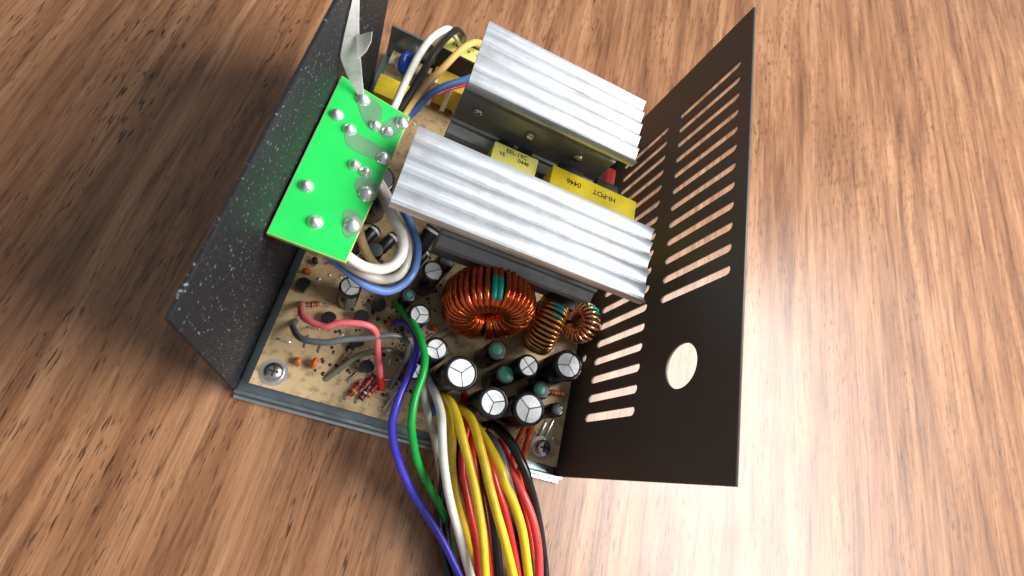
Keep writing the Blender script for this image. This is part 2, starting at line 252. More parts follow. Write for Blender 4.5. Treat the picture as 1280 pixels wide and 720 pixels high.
# ------------------------------------------------------------------ coordinates of traced wires and small parts (world millimetres)
W={'purple':[(-69.5,32.6,9.0),(-67.7,32.0,15.0),(-65.7,30.0,20.0),(-63.5,26.8,23.0),(-62.3,22.7,25.0),(-62.5,14.6,27.0),(-63.5,7.9,28.0),(-63.4,2.8,27.0),(-62.4,-1.2,25.0),(-58.2,-7.3,20.0),(-51.2,-14.5,15.0),(-43.4,-20.6,11.0),(-36.8,-25.9,9.0),(-31.6,-31.0,8.0),(-25.5,-37.9,7.0)],
'green':[(-71.9,39.3,9.0),(-70.3,36.6,14.0),(-68.3,33.4,19.0),(-65.4,29.8,24.0),(-62.8,25.8,27.0),(-60.7,21.4,29.0),(-59.8,18.5,30.0),(-59.5,14.2,31.0),(-59.7,8.1,31.0),(-59.0,3.5,30.0),(-57.6,-0.2,28.0),(-52.7,-7.1,22.0),(-46.0,-12.7,15.0),(-39.5,-17.5,9.0),(-35.5,-22.2,6.0),(-30.6,-29.4,4.0)],
'white1':[(-55.7,19.7,10.0),(-54.6,16.2,16.0),(-52.4,11.5,22.0),(-50.3,6.4,26.0),(-49.1,1.4,28.0),(-45.9,-6.2,26.0),(-41.0,-14.7,23.0),(-34.6,-23.2,19.0),(-28.0,-32.0,15.0),(-22.8,-38.6,12.0)],
'white2':[(-59.7,22.2,10.0),(-58.2,18.1,15.0),(-56.5,13.2,19.0),(-53.8,7.7,20.0),(-50.2,2.8,18.0),(-45.7,-2.3,12.0),(-41.3,-9.2,8.0),(-36.2,-18.8,6.0)],
'y1':[(-49.9,13.9,10.0),(-48.6,10.0,19.0),(-46.7,6.6,22.0),(-44.7,1.2,23.0),(-42.4,-5.8,21.0),(-40.1,-10.5,19.0),(-37.3,-14.9,17.0),(-33.3,-19.8,14.0),(-28.4,-25.8,11.0),(-21.7,-33.9,8.0)],
'y2':[(-50.8,14.4,12.0),(-49.9,12.7,18.0),(-48.1,10.6,24.0),(-45.7,6.5,27.0),(-43.3,1.3,29.0),(-40.2,-3.7,29.0),(-36.9,-8.8,28.0),(-33.1,-15.1,26.0),(-29.5,-21.7,24.0),(-25.1,-31.3,21.0),(-22.3,-37.0,19.0)],
'y3':[(-45.5,12.0,12.0),(-44.6,10.2,20.0),(-42.5,8.3,26.0),(-40.6,5.1,29.0),(-38.2,0.0,31.0),(-34.8,-5.7,31.0),(-33.0,-8.5,30.0),(-28.5,-14.9,28.0),(-23.7,-21.4,26.0),(-18.1,-29.2,23.0),(-13.6,-35.5,20.0)],
'y4':[(-38.7,8.8,14.0),(-38.1,6.2,22.0),(-36.4,3.1,27.0),(-33.5,-0.8,30.0),(-30.4,-4.7,31.0),(-28.0,-8.0,30.0),(-23.7,-12.0,28.0),(-18.2,-18.6,25.0),(-12.4,-28.6,21.0),(-8.8,-35.1,18.0)],
'r1':[(-41.0,17.1,9.0),(-41.2,14.3,14.0),(-40.6,10.3,18.0),(-39.6,5.6,18.0),(-39.0,-0.3,17.0),(-37.1,-6.9,16.0),(-35.3,-10.0,15.0),(-31.0,-17.6,14.0),(-26.3,-25.3,12.0),(-22.6,-33.7,10.0),(-20.7,-38.8,9.0)],
'r2':[(-38.6,12.5,8.0),(-37.4,6.4,13.0),(-36.6,0.3,18.0),(-34.1,-5.0,18.0),(-29.6,-12.2,15.0),(-25.2,-20.6,13.0),(-19.0,-33.2,9.0)],
'r3':[(-34.0,6.1,12.0),(-33.1,0.6,20.0),(-30.1,-4.7,22.0),(-26.3,-10.1,21.0),(-22.3,-14.9,19.0),(-16.3,-23.1,15.0),(-10.8,-32.4,12.0)],
'r4':[(-25.2,5.4,10.0),(-24.8,1.3,16.0),(-23.4,-2.5,19.0),(-20.1,-6.7,20.0),(-16.4,-10.9,20.0),(-12.5,-15.9,19.0),(-8.7,-22.1,17.0),(-5.8,-29.3,15.0),(-3.8,-35.4,13.0)],
'r5':[(-23.5,3.7,9.0),(-22.9,0.8,13.0),(-21.3,-3.7,16.0),(-18.0,-8.5,16.0),(-14.2,-13.6,15.0),(-9.7,-21.0,13.0),(-5.2,-31.0,11.0)],
'o1':[(-17.1,14.4,9.0),(-18.7,11.7,12.0),(-20.6,7.2,14.0),(-20.9,4.3,13.0),(-19.4,-0.4,10.0),(-15.1,-7.1,6.0),(-8.7,-18.3,4.0)],
'o2':[(-14.8,15.1,9.0),(-16.8,11.8,13.0),(-18.0,6.8,15.0),(-17.5,1.8,13.0),(-16.0,-2.1,9.0),(-11.0,-10.0,5.0),(-4.7,-22.5,3.0)],
'b1':[(-32.1,10.1,10.0),(-29.9,8.4,17.0),(-26.6,4.8,22.0),(-23.2,1.1,23.0),(-19.5,-2.7,22.0),(-16.4,-6.3,20.0),(-12.4,-10.8,17.0),(-8.0,-17.1,14.0),(-4.0,-23.6,11.0),(-0.8,-30.2,9.0),(1.1,-35.7,8.0)],
'b2':[(-33.0,7.0,10.0),(-31.5,4.5,18.0),(-28.8,0.5,22.0),(-25.4,-4.8,22.0),(-22.4,-8.5,20.0),(-16.9,-15.1,17.0),(-9.8,-24.4,13.0),(-4.1,-33.9,10.0)],
'b3':[(-34.9,4.8,9.0),(-32.9,-1.2,16.0),(-30.3,-7.6,18.0),(-26.5,-13.7,17.0),(-22.1,-21.0,14.0),(-16.6,-31.6,10.0),(-13.7,-38.0,8.0)],
'b4':[(-44.0,3.7,9.0),(-42.4,-4.6,12.0),(-40.0,-12.9,9.0),(-38.7,-19.3,7.0),(-36.5,-25.3,6.0),(-32.8,-31.9,5.0),(-28.0,-39.7,5.0)],
'b5':[(-41.9,3.0,8.0),(-39.2,-7.5,10.0),(-36.9,-15.4,8.0),(-35.0,-23.2,6.0),(-32.1,-29.6,5.0),(-26.8,-37.4,5.0)],
'b6':[(-38.8,3.8,8.0),(-36.5,-5.7,11.0),(-31.5,-14.1,10.0),(-24.8,-23.2,9.0),(-17.7,-33.4,7.0)],
'b7':[(-31.0,1.9,8.0),(-27.3,-4.7,12.0),(-21.5,-11.8,13.0),(-14.3,-19.9,10.0),(-6.9,-31.6,7.0)],
'lw':[(-91.3,66.0,34.0),(-88.1,59.9,40.0),(-84.8,54.3,44.0),(-81.4,48.7,47.0),(-78.2,45.1,48.0),(-76.6,40.8,48.0),(-77.2,37.1,47.0),(-80.1,34.5,46.0),(-84.1,33.6,46.0),(-87.5,33.9,47.0),(-91.4,35.0,48.0),(-95.9,36.8,48.0)],
'lg':[(-89.4,68.1,30.0),(-85.6,61.7,35.0),(-80.8,53.8,39.0),(-76.7,47.9,41.0),(-74.5,42.1,41.0),(-75.0,37.2,40.0),(-78.6,34.6,39.0),(-83.1,33.8,40.0),(-87.3,34.3,41.0),(-92.1,35.8,42.0),(-96.5,37.4,43.0)],
'lb':[(-82.5,64.7,30.0),(-79.4,59.8,33.0),(-76.9,55.8,35.0),(-73.6,51.2,36.0),(-71.7,46.3,36.0),(-71.4,40.3,36.0),(-73.5,35.8,35.0),(-76.8,33.0,35.0),(-81.7,32.3,36.0),(-85.4,33.1,37.0),(-89.7,34.5,38.0),(-95.3,36.1,40.0)],
'lt':[(-91.4,47.0,48.0),(-89.9,46.2,42.0),(-88.1,46.0,34.0),(-85.2,45.5,26.0),(-81.5,46.5,16.0),(-78.7,47.3,8.0)],
'tw':[(-92.7,78.6,46.0),(-92.2,83.2,47.0),(-91.9,91.0,48.0),(-91.3,102.4,48.0),(-90.0,112.1,47.0),(-87.7,118.9,46.0),(-85.6,123.2,44.0),(-82.9,128.0,38.0),(-79.9,135.5,28.0)],
'tb':[(-91.2,76.9,46.0),(-90.6,83.1,46.0),(-89.7,89.0,46.0),(-88.7,96.4,46.0),(-88.2,101.5,46.0),(-87.1,110.5,46.0),(-85.3,119.3,45.0),(-83.4,125.4,43.0),(-80.8,129.4,38.0),(-79.8,136.3,28.0)],
'tt':[(-89.4,78.9,44.0),(-88.9,85.3,44.0),(-87.8,93.0,43.0),(-86.3,99.2,43.0),(-83.4,108.6,42.0),(-80.9,117.7,41.0),(-78.7,124.3,40.0),(-75.9,129.8,38.0),(-72.1,135.8,33.0)],
'tbl':[(-88.9,77.6,44.0),(-88.1,84.1,43.0),(-86.5,89.4,42.0),(-84.3,98.4,40.0),(-80.4,106.5,38.0),(-76.2,113.0,36.0),(-71.6,122.1,32.0)],
'tr':[(-83.5,104.0,33.0),(-80.4,108.4,33.0),(-77.8,111.4,33.0),(-74.7,115.4,32.0),(-70.5,122.7,30.0)],
'pink':[(-98.5,30.0,6.5),(-98.2,27.5,11.0),(-95.5,23.0,18.0),(-89.3,21.4,22.0),(-86.1,23.0,24.0),(-82.7,24.0,25.0),(-79.1,24.8,25.0),(-76.1,24.7,24.0),(-74.2,23.2,22.0),(-72.9,20.8,19.0),(-70.6,17.3,14.0),(-68.3,13.8,9.5)],
'pinkend':[(-68.7,14.4,10.0),(-67.8,13.0,8.8),(-66.8,11.5,7.0)],
'grey':[(-98.5,24.0,6.5),(-98.0,21.0,11.0),(-94.0,17.0,18.0),(-87.7,17.2,21.0),(-84.4,18.6,22.0),(-81.2,20.2,22.0),(-76.4,22.1,22.0),(-71.2,24.7,22.0),(-67.0,25.5,21.0),(-64.2,24.1,19.0),(-63.6,21.3,17.0),(-63.5,19.3,15.0),(-64.0,16.7,11.0),(-64.4,12.5,7.0)],
'arc':[(-84.0,9.5,6.4),(-78.0,17.5,11.0),(-74.6,20.0,13.0),(-69.7,22.4,13.0),(-65.6,23.0,11.0),(-62.6,22.3,8.0)]}
GB={'corner':[(-103.7,77.5,56.0),(-86.7,74.6,56.0),(-88.1,32.9,56.0)],
'bumps':[(-99.4,73.7,56.8),(-88.1,71.8,56.8),(-94.0,67.6,56.8),(-90.7,67.4,56.8),(-89.1,59.4,56.8),(-94.9,54.2,56.8),(-91.8,53.6,56.8),(-89.6,48.0,56.8),(-90.1,38.9,56.8),(-99.3,63.3,56.8)],
't1':[(-101.7,75.7,56.8),(-96.2,74.9,56.8),(-93.8,72.8,56.8),(-93.0,67.8,56.8),(-94.1,65.8,56.8),(-97.1,67.7,56.8),(-99.9,71.6,56.8)],
't2':[(-99.5,63.2,56.8),(-89.9,62.2,56.8),(-87.8,61.4,56.8),(-87.7,57.9,56.8),(-90.6,57.9,56.8),(-97.9,58.6,56.8)],
't3':[(-91.8,70.6,56.8),(-89.3,73.9,56.8),(-86.9,73.3,56.8),(-88.0,67.7,56.8),(-90.5,65.3,56.8),(-92.6,66.4,56.8)],
't4':[(-93.1,51.2,56.8),(-89.9,52.7,56.8),(-87.4,50.0,56.8),(-88.0,46.3,56.8),(-92.3,47.7,56.8)],
't5':[(-92.8,41.8,56.8),(-89.3,41.9,56.8),(-87.8,38.7,56.8),(-89.7,35.0,56.8),(-91.9,36.9,56.8)]}
ST={'c':[(-108.6,83.5,82.0),(-107.2,81.4,78.0),(-105.6,78.7,73.0),(-103.9,76.9,68.0),(-101.7,75.8,61.0),(-99.7,74.1,57.0)],
'fin':[(-103.9,77.9,72.0),(-102.3,78.5,73.5),(-100.7,78.4,75.0),(-100.4,77.6,73.0),(-100.9,76.5,70.5),(-102.2,75.0,68.5)]}
MI={'resist':[(-74.7,8.6,8.0),(-71.9,12.0,8.0),(-69.8,9.5,8.0),(-71.2,8.6,8.0)],
'to92':[(-73.4,15.9,10.0),(-80.2,30.9,12.0),(-78.7,22.9,9.0)],
'diodes':[(-86.7,58.2,12.0),(-80.3,58.7,12.0),(-68.8,63.0,16.0),(-67.6,59.2,12.0)],
'con2':[(-67.2,9.3,7.0)],
'gl':[(-65.0,7.1,7.0)],
'sw':[(-9.1,7.4,7.0)],
'jump':[(-64.4,10.9,9.0),(-63.8,7.1,8.0)],
'hs2screw':[(-68.7,95.0,46.5)],
'tor':[(-44.2,45.9,21.0),(-20.7,46.9,17.5),(-6.4,53.4,15.0)],
'bluedisc':[(-97.4,133.0,12.0)],
'bl':[(-49.7,9.4,9.0)],
'redtri':[(-12.4,109.0,30.0)],
'bcoil':[(-33.1,7.5,14.0)],
'pads':[(-7.2,30.5,8.0),(-7.1,14.7,8.0)]}

# ------------------------------------------------------------------ table
t = box('table_top', -1500, 1500, -1100, 1900, -28, 0, M['wood'], None, 0); t['kind'] = 'structure'
# ------------------------------------------------------------------ power supply: chassis
psu = bpy.data.objects.new('power_supply', None); col.objects.link(psu); psu.empty_display_size = 0.02
tag(psu, 'opened power supply in a steel tray with ribbed heat sinks and copper coils', 'power supply')
XL = -107.0; YF = 141.0
tray = box('tray', XL, -0.6, 0.4, YF, 0.2, 1.2, M['steel'], psu, 0.15)
box('front_lip', XL, 1.8, -0.8, 0.2, 0.2, 4.2, M['steel'], tray, 0.2)
box('rolled_edge', XL, 1.9, -2.1, -0.85, 0.3, 1.3, M['lip'], tray, 0.3)
box('far_wall', XL+0.5, -1.2, YF+0.1, YF+1.1, 0.2, 16.5, M['steel'], tray, 0.2)
def slot(y, z0, z1, w=1.42, n=6):
    P = []
    for k in range(n+1): a = math.pi+math.pi*k/n; P.append((y+w*math.cos(a), z0+w+w*math.sin(a)))
    for k in range(n+1): a = math.pi*k/n; P.append((y+w*math.cos(a), z1-w+w*math.sin(a)))
    return P
holes = []
for i in range(17):
    y = 19.3+6.654*i
    holes.append(slot(y, 17.2, 46.2))
    if i >= 5: holes.append(slot(y, 53.0, 81.5))
holes.append([(29.7+6.4*math.cos(2*math.pi*k/32), 65.2+6.4*math.sin(2*math.pi*k/32)) for k in range(32)])
holes.append([(42.3+1.5*math.cos(2*math.pi*k/16), 9.2+1.5*math.sin(2*math.pi*k/16)) for k in range(16)])
vp = curve_plate('vent_panel', [(0, 0.3), (146, 0.3), (146, 86), (0, 86)], holes, 0.8, lambda a, b, c: (0.4+c, a, b), M['black'], psu)
lab(vp, 'matt black side panel with rows of vent slits')
rp = box('rear_panel', XL-1.0, XL-0.1, 0, 128, 0.3, 86, M['speck'], psu, 0.25); lab(rp, 'speckled black end panel')
# ------------------------------------------------------------------ main circuit board
ZB = 6.6
board = box('circuit_board', -103.8, -2.2, 2.6, 139.6, 5.0, ZB, M['board'], psu, 0.12); lab(board, 'beige main circuit board')
def screw(parent, x, y, z, r, axis=(0, 0, 1)):
    s = lathe('screw', [(r, 0), (r, 0.35*r), (r*0.88, 0.62*r), (r*0.55, 0.80*r), (0, 0.86*r)], M['screw'], parent, (x, y, z), axis, 24)
    u, w = frame_of(axis); a = Vector(axis).normalized(); c = Vector((x, y, z))+a*(0.80*r)
    V = []; F = []
    for d, e in ((u, w), (w, u)):
        b = len(V)
        for q in ((-.62, -.13), (.62, -.13), (.62, .13), (-.62, .13)):
            for h in (-0.1, 0.11): V.append(c+d*(q[0]*r)+e*(q[1]*r)+a*(h*r))
        F += [(b, b+2, b+4, b+6), (b+1, b+3, b+5, b+7)]+[(b+2*k, b+(2*k+2) % 8, b+(2*k+3) % 8, b+2*k+1) for k in range(4)]
    return s, V, F
def board_screw(x, y, z, r):
    s, V, F = screw(board, x, y, z, r); return s
for x, y in ((-9.1, 7.4), (-98.5, 7.4), (-98.0, 135.5), (-9.0, 134.0)):
    lathe('screw_pad', [(4.0, 0), (4.0, 0.12), (0, 0.12)], M['lead'], board, (x, y, ZB))
    board_screw(x, y, ZB+0.12, 2.9)
    for d in ((1, 0), (0, 1)):
        L_ = 1.5
        box('slot_shade_bar', x-(L_ if d[0] else .33), x+(L_ if d[0] else .33), y-(L_ if d[1] else .33), y+(L_ if d[1] else .33), ZB+1.9, ZB+2.62+0.02*d[0], M['dark'], board, 0.05)  # solid dark bars stand in for the shade inside the cross slot
# ------------------------------------------------------------------ heat sinks
def heat_sink(x0, x1, y0, y1, ztop, ribs, web_y, wx0, wx1, label):
    w = (y1-y0)/ribs; prof = []
    for i in range(ribs):
        for k in range(10):
            t_ = k/10
            d = 1.35*math.sin(math.pi*t_**0.75)**0.8
            prof.append((y0+w*(i+t_), ztop-d))
    prof.append((y1, ztop)); prof.append((y1+0.25, ztop-0.6))
    low = [(y1+0.1, ztop-3.0), (y0+0.0, ztop-3.0), (y0-0.3, ztop-0.7)]
    P = prof+low; n = len(P)
    nx = 2; V = []; F = []
    for x in (x0, x1): V += [(x, y, z) for y, z in P]
    F = [(k, (k+1) % n, n+(k+1) % n, n+k) for k in range(n)]
    # end caps as strips between the ribbed top and the flat underside
    for e in (0, n):
        m_ = len(prof); top = list(range(m_)); 
        bl = len(V); 
        V += [(x0 if e == 0 else x1, y, ztop-3.0) for y, z in prof]
        for k in range(m_-1): F.append((e+k, e+k+1, bl+k+1, bl+k))
    hs = link('heat_sink', mesh('heat_sink', V, F), M['alu'], psu); lab(hs, label); shade_auto(hs, 40)
    # web with extruded ledges facing the near side
    y = web_y
    wp = [(y-1.3, ztop-3.05), (y-1.3, 56), (y-2.3, 55.4), (y-2.3, 54.0), (y-1.3, 53.4), (y-1.3, 52.2), (y-2.0, 51.8), (y-2.0, 50.6), (y-1.3, 50.2), (y-1.3, 38.5), (y-2.0, 38.0), (y-2.0, 36.5), (y-4.6, 34.6), (y-5.0, 33.2), (y-4.6, 32.0), (y-2.2, 30.8), (y-2.2, 22.0), (y+1.3, 22.0), (y+1.3, ztop-3.05)]
    n = len(wp); V = [(wx0, a, b) for a, b in wp]+[(wx1, a, b) for a, b in wp]
    F = [tuple(range(n)), tuple(range(n, 2*n))]+[(k, (k+1) % n, n+(k+1) % n, n+k) for k in range(n)]
    wb = link('web', mesh('web', V, F), M['aluweb'], hs); shade_auto(wb, 30)
    for x in (wx0+4, (wx0+wx1)/2, wx1-4): lathe('mounting_pin', [(0, 0), (0.9, 0), (0.9, 15.6), (0, 15.6)], M['lead'], hs, (x, y-0.3, ZB-0.2), n=12)
    return hs
h1 = heat_sink(-83.7, -12.6, 43.9, 66.8, 65.0, 5, 57.0, -67.2, -14.0, 'larger bright heat sink above the copper coils')
h2 = heat_sink(-75.5, -21.3, 86.9, 110.9, 65.0, 5, 96.5, -75.2, -22.0, 'shorter heat sink toward the far tray wall')
for h, xs, yw, zz in ((h2, (-68.7, -50.5, -33.0), 95.2, 46.3), (h1, (-58.5, -45.0, -20.5), 55.7, 44.0)):
    for x in xs:
        screw(h, x, yw-0.1, zz, 1.7, (0, -1, 0))
        # transistor clamped behind the screw
    for x in xs[1:]:
        tr = box('power_transistor', x-5, x+5, yw-4.6, yw-1.4, 10, 27, M['epoxy'], psu, 0.4)
        for d in (-2.5, 0, 2.5): box('lead', x+d-0.35, x+d+0.35, yw-3.2, yw-2.7, ZB, 10, M['lead'], tr, 0)
# ------------------------------------------------------------------ capacitors
def capacitor(x, y, r, h, kind, rt, rot=0.0, stripe=None):
    z0 = ZB+0.1; H = h-z0
    if kind in ('dot', 'plain'):
        prof = [(0, 0), (r*0.96, 0), (r, 0.4), (r, H-0.5), (r-0.25, H-0.12), (r-0.6, H), (0, H)]
    else:
        prof = [(0, 0), (r*0.96, 0), (r, 0.4), (r, H-1.7), (r-0.12, H-1.5), (r-0.12, H-1.2), (r, H-0.9), (r-0.1, H-0.4), (r-0.4, H-0.08), (r-0.62, H), (rt+0.12, H-0.05), (rt+0.02, H-0.6), (0, H-0.6)]
    c = lathe('capacitor', prof, M['sleeve'], psu, (x, y, z0), n=36)
    zt = z0+H
    if kind == 'dot':
        lathe('sleeve_top', [(r-0.55, 0), (r-0.7, 0.06), (0, 0.06)], M['greysleeve'], c, (x, y, zt))
        lathe('paint_dot', [(rt, 0), (rt*0.93, 0.09), (0, 0.10)], M['teal'], c, (x+0.2*math.cos(rot), y+0.2*math.sin(rot), zt+0.06))
    elif kind == 'plain':
        lathe('sleeve_top', [(rt, 0), (rt*0.95, 0.06), (0, 0.06)], M['greysleeve'], c, (x, y, zt))
    else:
        lathe('vent_disc', [(rt, 0), (0, 0)], M['groove'], c, (x, y, zt-0.5))
        ns = {'y': 3, 'x': 4, 'k': 3, 'i': 2}[kind]
        for s in range(ns):
            a0 = rot+2*math.pi*s/ns; a1 = rot+2*math.pi*(s+1)/ns; mid = (a0+a1)/2; g = 0.17
            off = g/math.sin((a1-a0)/2) if ns > 2 else g
            cx = x+off*math.cos(mid); cy = y+off*math.sin(mid); R_ = rt-off*1.0; nn = 12
            P = [(cx, cy)]+[(cx+R_*math.cos(a0+(a1-a0)*k/nn), cy+R_*math.sin(a0+(a1-a0)*k/nn)) for k in range(nn+1)]
            if ns == 2: P = P[1:]
            n_ = len(P); tz = 0.16*random.uniform(-1, 1)
            V = [(a, b, zt-0.52) for a, b in P]+[(a, b, zt-0.12+tz*(math.hypot(a-x, b-y)/rt)*0.8) for a, b in P]
            F = [tuple(range(n_)), tuple(range(n_, 2*n_))]+[(k, (k+1) % n_, n_+(k+1) % n_, n_+k) for k in range(n_)]
            link('can_top', mesh('can_top', V, F), M['can'], c)
    if stripe is not None:
        a0 = stripe; V = []; F = []; nn = 6
        for k in range(nn+1):
            a = a0-0.42+0.84*k/nn
            for z in (z0+0.8, zt-1.9): V.append((x+(r+0.03)*math.cos(a), y+(r+0.03)*math.sin(a), z))
        for k in range(nn): F.append((2*k, 2*k+2, 2*k+3, 2*k+1))
        link('polarity_stripe', mesh('polarity_stripe', V, F), M['stripe'], c)
    return c
R_ = math.radians
for spec in ((-64.5, 48.6, 3.6, 24, 'i', 2.8, R_(35), None), (-60.3, 56.7, 2.9, 16, 'plain', 2.3, 0, None), (-64.4, 33.4, 3.6, 24, 'y', 2.7, R_(15), R_(-30)),
             (-56.5, 24.7, 3.9, 24, 'y', 2.9, R_(60), None), (-48.5, 18.6, 5.2, 30, 'y', 4.05, R_(50), R_(-75)), (-36.9, 13.1, 4.9, 30, 'y', 3.6, R_(22), R_(-110)),
             (-25.5, 14.3, 5.2, 30, 'y', 4.1, R_(25), R_(190)), (-27.1, 28.1, 3.8, 26, 'x', 2.95, R_(50), None), (-15.3, 31.3, 5.0, 30, 'k', 3.8, R_(75), R_(-60)),
             (-37.1, 30.9, 3.4, 22, 'dot', 1.7, 2.0, R_(-60)), (-32.7, 24.2, 3.3, 22, 'dot', 2.3, 1.0, None), (-18.7, 23.5, 3.2, 20, 'dot', 1.6, 2.4, None),
             (-10.9, 19.2, 2.4, 18, 'plain', 1.6, 0, None), (-69.0, 40.4, 2.6, 18, 'dot', 1.0, 0.4, None), (-83.3, 51.1, 2.4, 18, 'plain', 2.3, 0, R_(-90)),
             (-86.4, 35.4, 3.3, 22, 'y', 2.7, R_(10), R_(-60)), (-60.3, 17.4, 2.8, 20, 'y', 2.2, R_(80), R_(-80))):
    capacitor(*spec)
# ------------------------------------------------------------------ wound coils
def coil(center, axis, R, a, b, w, turns, mt, span=1.0, start=0.0, paint=(), jitter=0.0):
    n = Vector(axis).normalized(); e1 = (Vector((0, 0, 1))-n*n.z).normalized(); e2 = n.cross(e1); c = Vector(center)
    def pos(ph, th, k=0.0):
        er = e1*math.cos(ph)+e2*math.sin(ph)
        ct, st = math.cos(th), math.sin(th)
        p = 2.6; d = (abs(ct)**p+abs(st)**p)**(-1/p)         # rounded square section
        return c+er*(R+(a+w+k)*ct*d)+n*((b+w+k)*st*d)
    core_v = []; core_f = []; nu, nv = 48, 14
    for i in range(nu):
        for j in range(nv):
            core_v.append(pos(2*math.pi*i/nu, 2*math.pi*j/nv, -w-0.02))
    for i in range(nu):
        for j in range(nv): core_f.append((i*nv+j, ((i+1) % nu)*nv+j, ((i+1) % nu)*nv+(j+1) % nv, i*nv+(j+1) % nv))
    ob = link('coil', mesh('coil', core_v, core_f), M['corem'], psu, True)
    path = []; per = 22; N_ = turns*per
    ph_of = lambda t_: start+2*math.pi*span*t_
    rnd = [random.uniform(-jitter, jitter) for _ in range(turns+2)]
    for i in range(N_+1):
        t_ = i/N_; tt = t_*turns; k = int(tt); f_ = tt-k
        jj = rnd[k]*(1-f_)+rnd[k+1]*f_
        path.append(pos(ph_of(t_)+jj, 2*math.pi*tt, 0.12*math.sin(k*2.3)))
    wd = link('winding', tube_me('winding', path, w, 7), mt, ob, True)
    for (t0, t1, th0, th1) in paint:
        for k in range(int(t0*turns), int(t1*turns)+1):
            seg = []
            for q in range(13):
                th = th0+(th1-th0)*q/12+random.uniform(-0.01, 0.01); tt = k+th/(2*math.pi)
                t_ = tt/turns; kk = int(tt); f_ = tt-kk
                if t_ < 0 or t_ > 1: continue
                seg.append(pos(ph_of(t_)+rnd[kk]*(1-f_)+rnd[kk+1]*f_, 2*math.pi*tt, 0.12*math.sin(kk*2.3)))
            if len(seg) > 3: link('paint_mark', tube_me('paint_mark', seg, w*1.06, 8), M['tealb'], ob, True)
    # leads down to the board
    for p in (path[0], path[-1]):
        q = Vector((p.x, p.y, ZB)); tube('lead', [p, p*0.5+q*0.5+Vector((0, -0.4, 0)), q], w*0.9, mt, ob, 8)
    return ob
c1 = coil((-43.7, 45.2, 21.6), (0.17, -0.95, 0.24), 9.3, 4.5, 6.0, 0.95, 40, M['copper'], 0.95, math.pi+0.22, [(0.515, 0.545, -0.15, 0.95)], 0.02); lab(c1, 'large red copper coil with a teal mark')
c2 = coil((-20.7, 47.0, 17.3), (-0.96, 0.17, -0.21), 7.5, 2.3, 3.8, 0.66, 34, M['copperb'], 0.95, math.pi+0.15, [(0.52, 0.56, -0.6, 0.1)], 0.02); lab(c2, 'narrow amber copper coil seen edge on')
c3 = coil((-6.9, 53.2, 14.8), (-0.9, -0.22, 0.42), 5.0, 1.9, 2.6, 0.60, 22, M['copperc'], 0.93, math.pi+0.2, [(0.55, 0.66, -0.9, 0.3)], 0.03); lab(c3, 'small pale copper coil next to the vent panel')
# ------------------------------------------------------------------ transformers
def transformer(name, x0, x1, y0, y1, z0, z1, mt, cores, label):
    b = box(name, x0, x1, y0, y1, z0, z1, mt, psu, 0.6); lab(b, label)
    for c in cores: box('core', *c, M['ferrite'], b, 0.4)
    for k in range(5):
        x = x0+(x1-x0)*(k+0.5)/5
        box('pin', x-0.4, x+0.4, y0+1, y0+1.8, ZB, z0, M['lead'], b, 0)
    return b
tS = transformer('transformer', -60.3, -44.5, 77.0, 91.0, 12, 42, M['tapel'], [(-58.6, -53.4, 91.1, 94.4, 10, 40), (-51.8, -46.6, 91.1, 94.2, 10, 40.5), (-59.5, -45.2, 73.5, 76.9, 10, 40)], 'small transformer in pale yellow tape')
text('lettering', 'EEL-19C', 2.1, (-52.2, 89.2, 42.03), (1, 0.03, 0), (-0.03, 1, 0), M['ink'], tS, 1.0, 0.03)
text('lettering', 'VE', 2.0, (-56.9, 87.2, 42.03), (1, 0.03, 0), (-0.03, 1, 0), M['ink'], tS, 0.95, 0.03)
text('lettering', '0446', 2.0, (-49.4, 87.2, 42.03), (1, 0.03, 0), (-0.03, 1, 0), M['ink'], tS, 1.0, 0.03)
tM = transformer('transformer', -40.6, -8.6, 72.5, 88.6, 14, 46, M['tape'], [(-38.0, -29.0, 88.7, 92.2, 10, 44.5), (-24.0, -15.5, 88.7, 92.4, 10, 44.5), (-39, -10, 69.2, 72.4, 10, 44)], 'large transformer in deep yellow tape')
text('lettering', 'HI-POT', 2.7, (-21.0, 85.2, 46.03), (-1, 0, 0), (0, -1, 0), M['ink'], tM, 1.0, 0.04)
text('lettering', '0446', 2.7, (-32.4, 85.0, 46.03), (-1, 0, 0), (0, -1, 0), M['ink'], tM, 0.98, 0.04)
tE = transformer('transformer', -86.0, -62.0, 121.0, 128.6, 10, 21, M['taped'], [(-87.0, -61.0, 128.7, 137.0, 8, 29.4)], 'black cored line filter with a yellow label')
box('label_strip', -86.4, -61.6, 129.2, 135.2, 29.45, 29.95, M['tapel'], tE, 0.15)
text('lettering', 'EE', 2.4, (-82.2, 133.0, 29.97), (1, 0, 0), (0, 1, 0), M['ink'], tE, 1.0, 0.04)
text('lettering', 'P', 2.2, (-76.8, 132.2, 29.97), (1, 0, 0), (0, 1, 0), M['ink'], tE, 1.0, 0.04)
text('lettering', 'Y', 2.2, (-73.6, 132.4, 29.97), (1, 0, 0), (0, 1, 0), M['ink'], tE, 1.0, 0.04)
for x in (-84.5, -78.5, -72.0): box('bobbin_rib', x-0.9, x+0.9, 119.6, 121.5, 9, 22.5, M['cream'], tE, 0.3)
fb = box('film_capacitor', -103.0, -91.5, 106.5, 115.5, ZB+0.3, 20, M['tape'], psu, 0.7); lab(fb, 'yellow taped block capacitor')
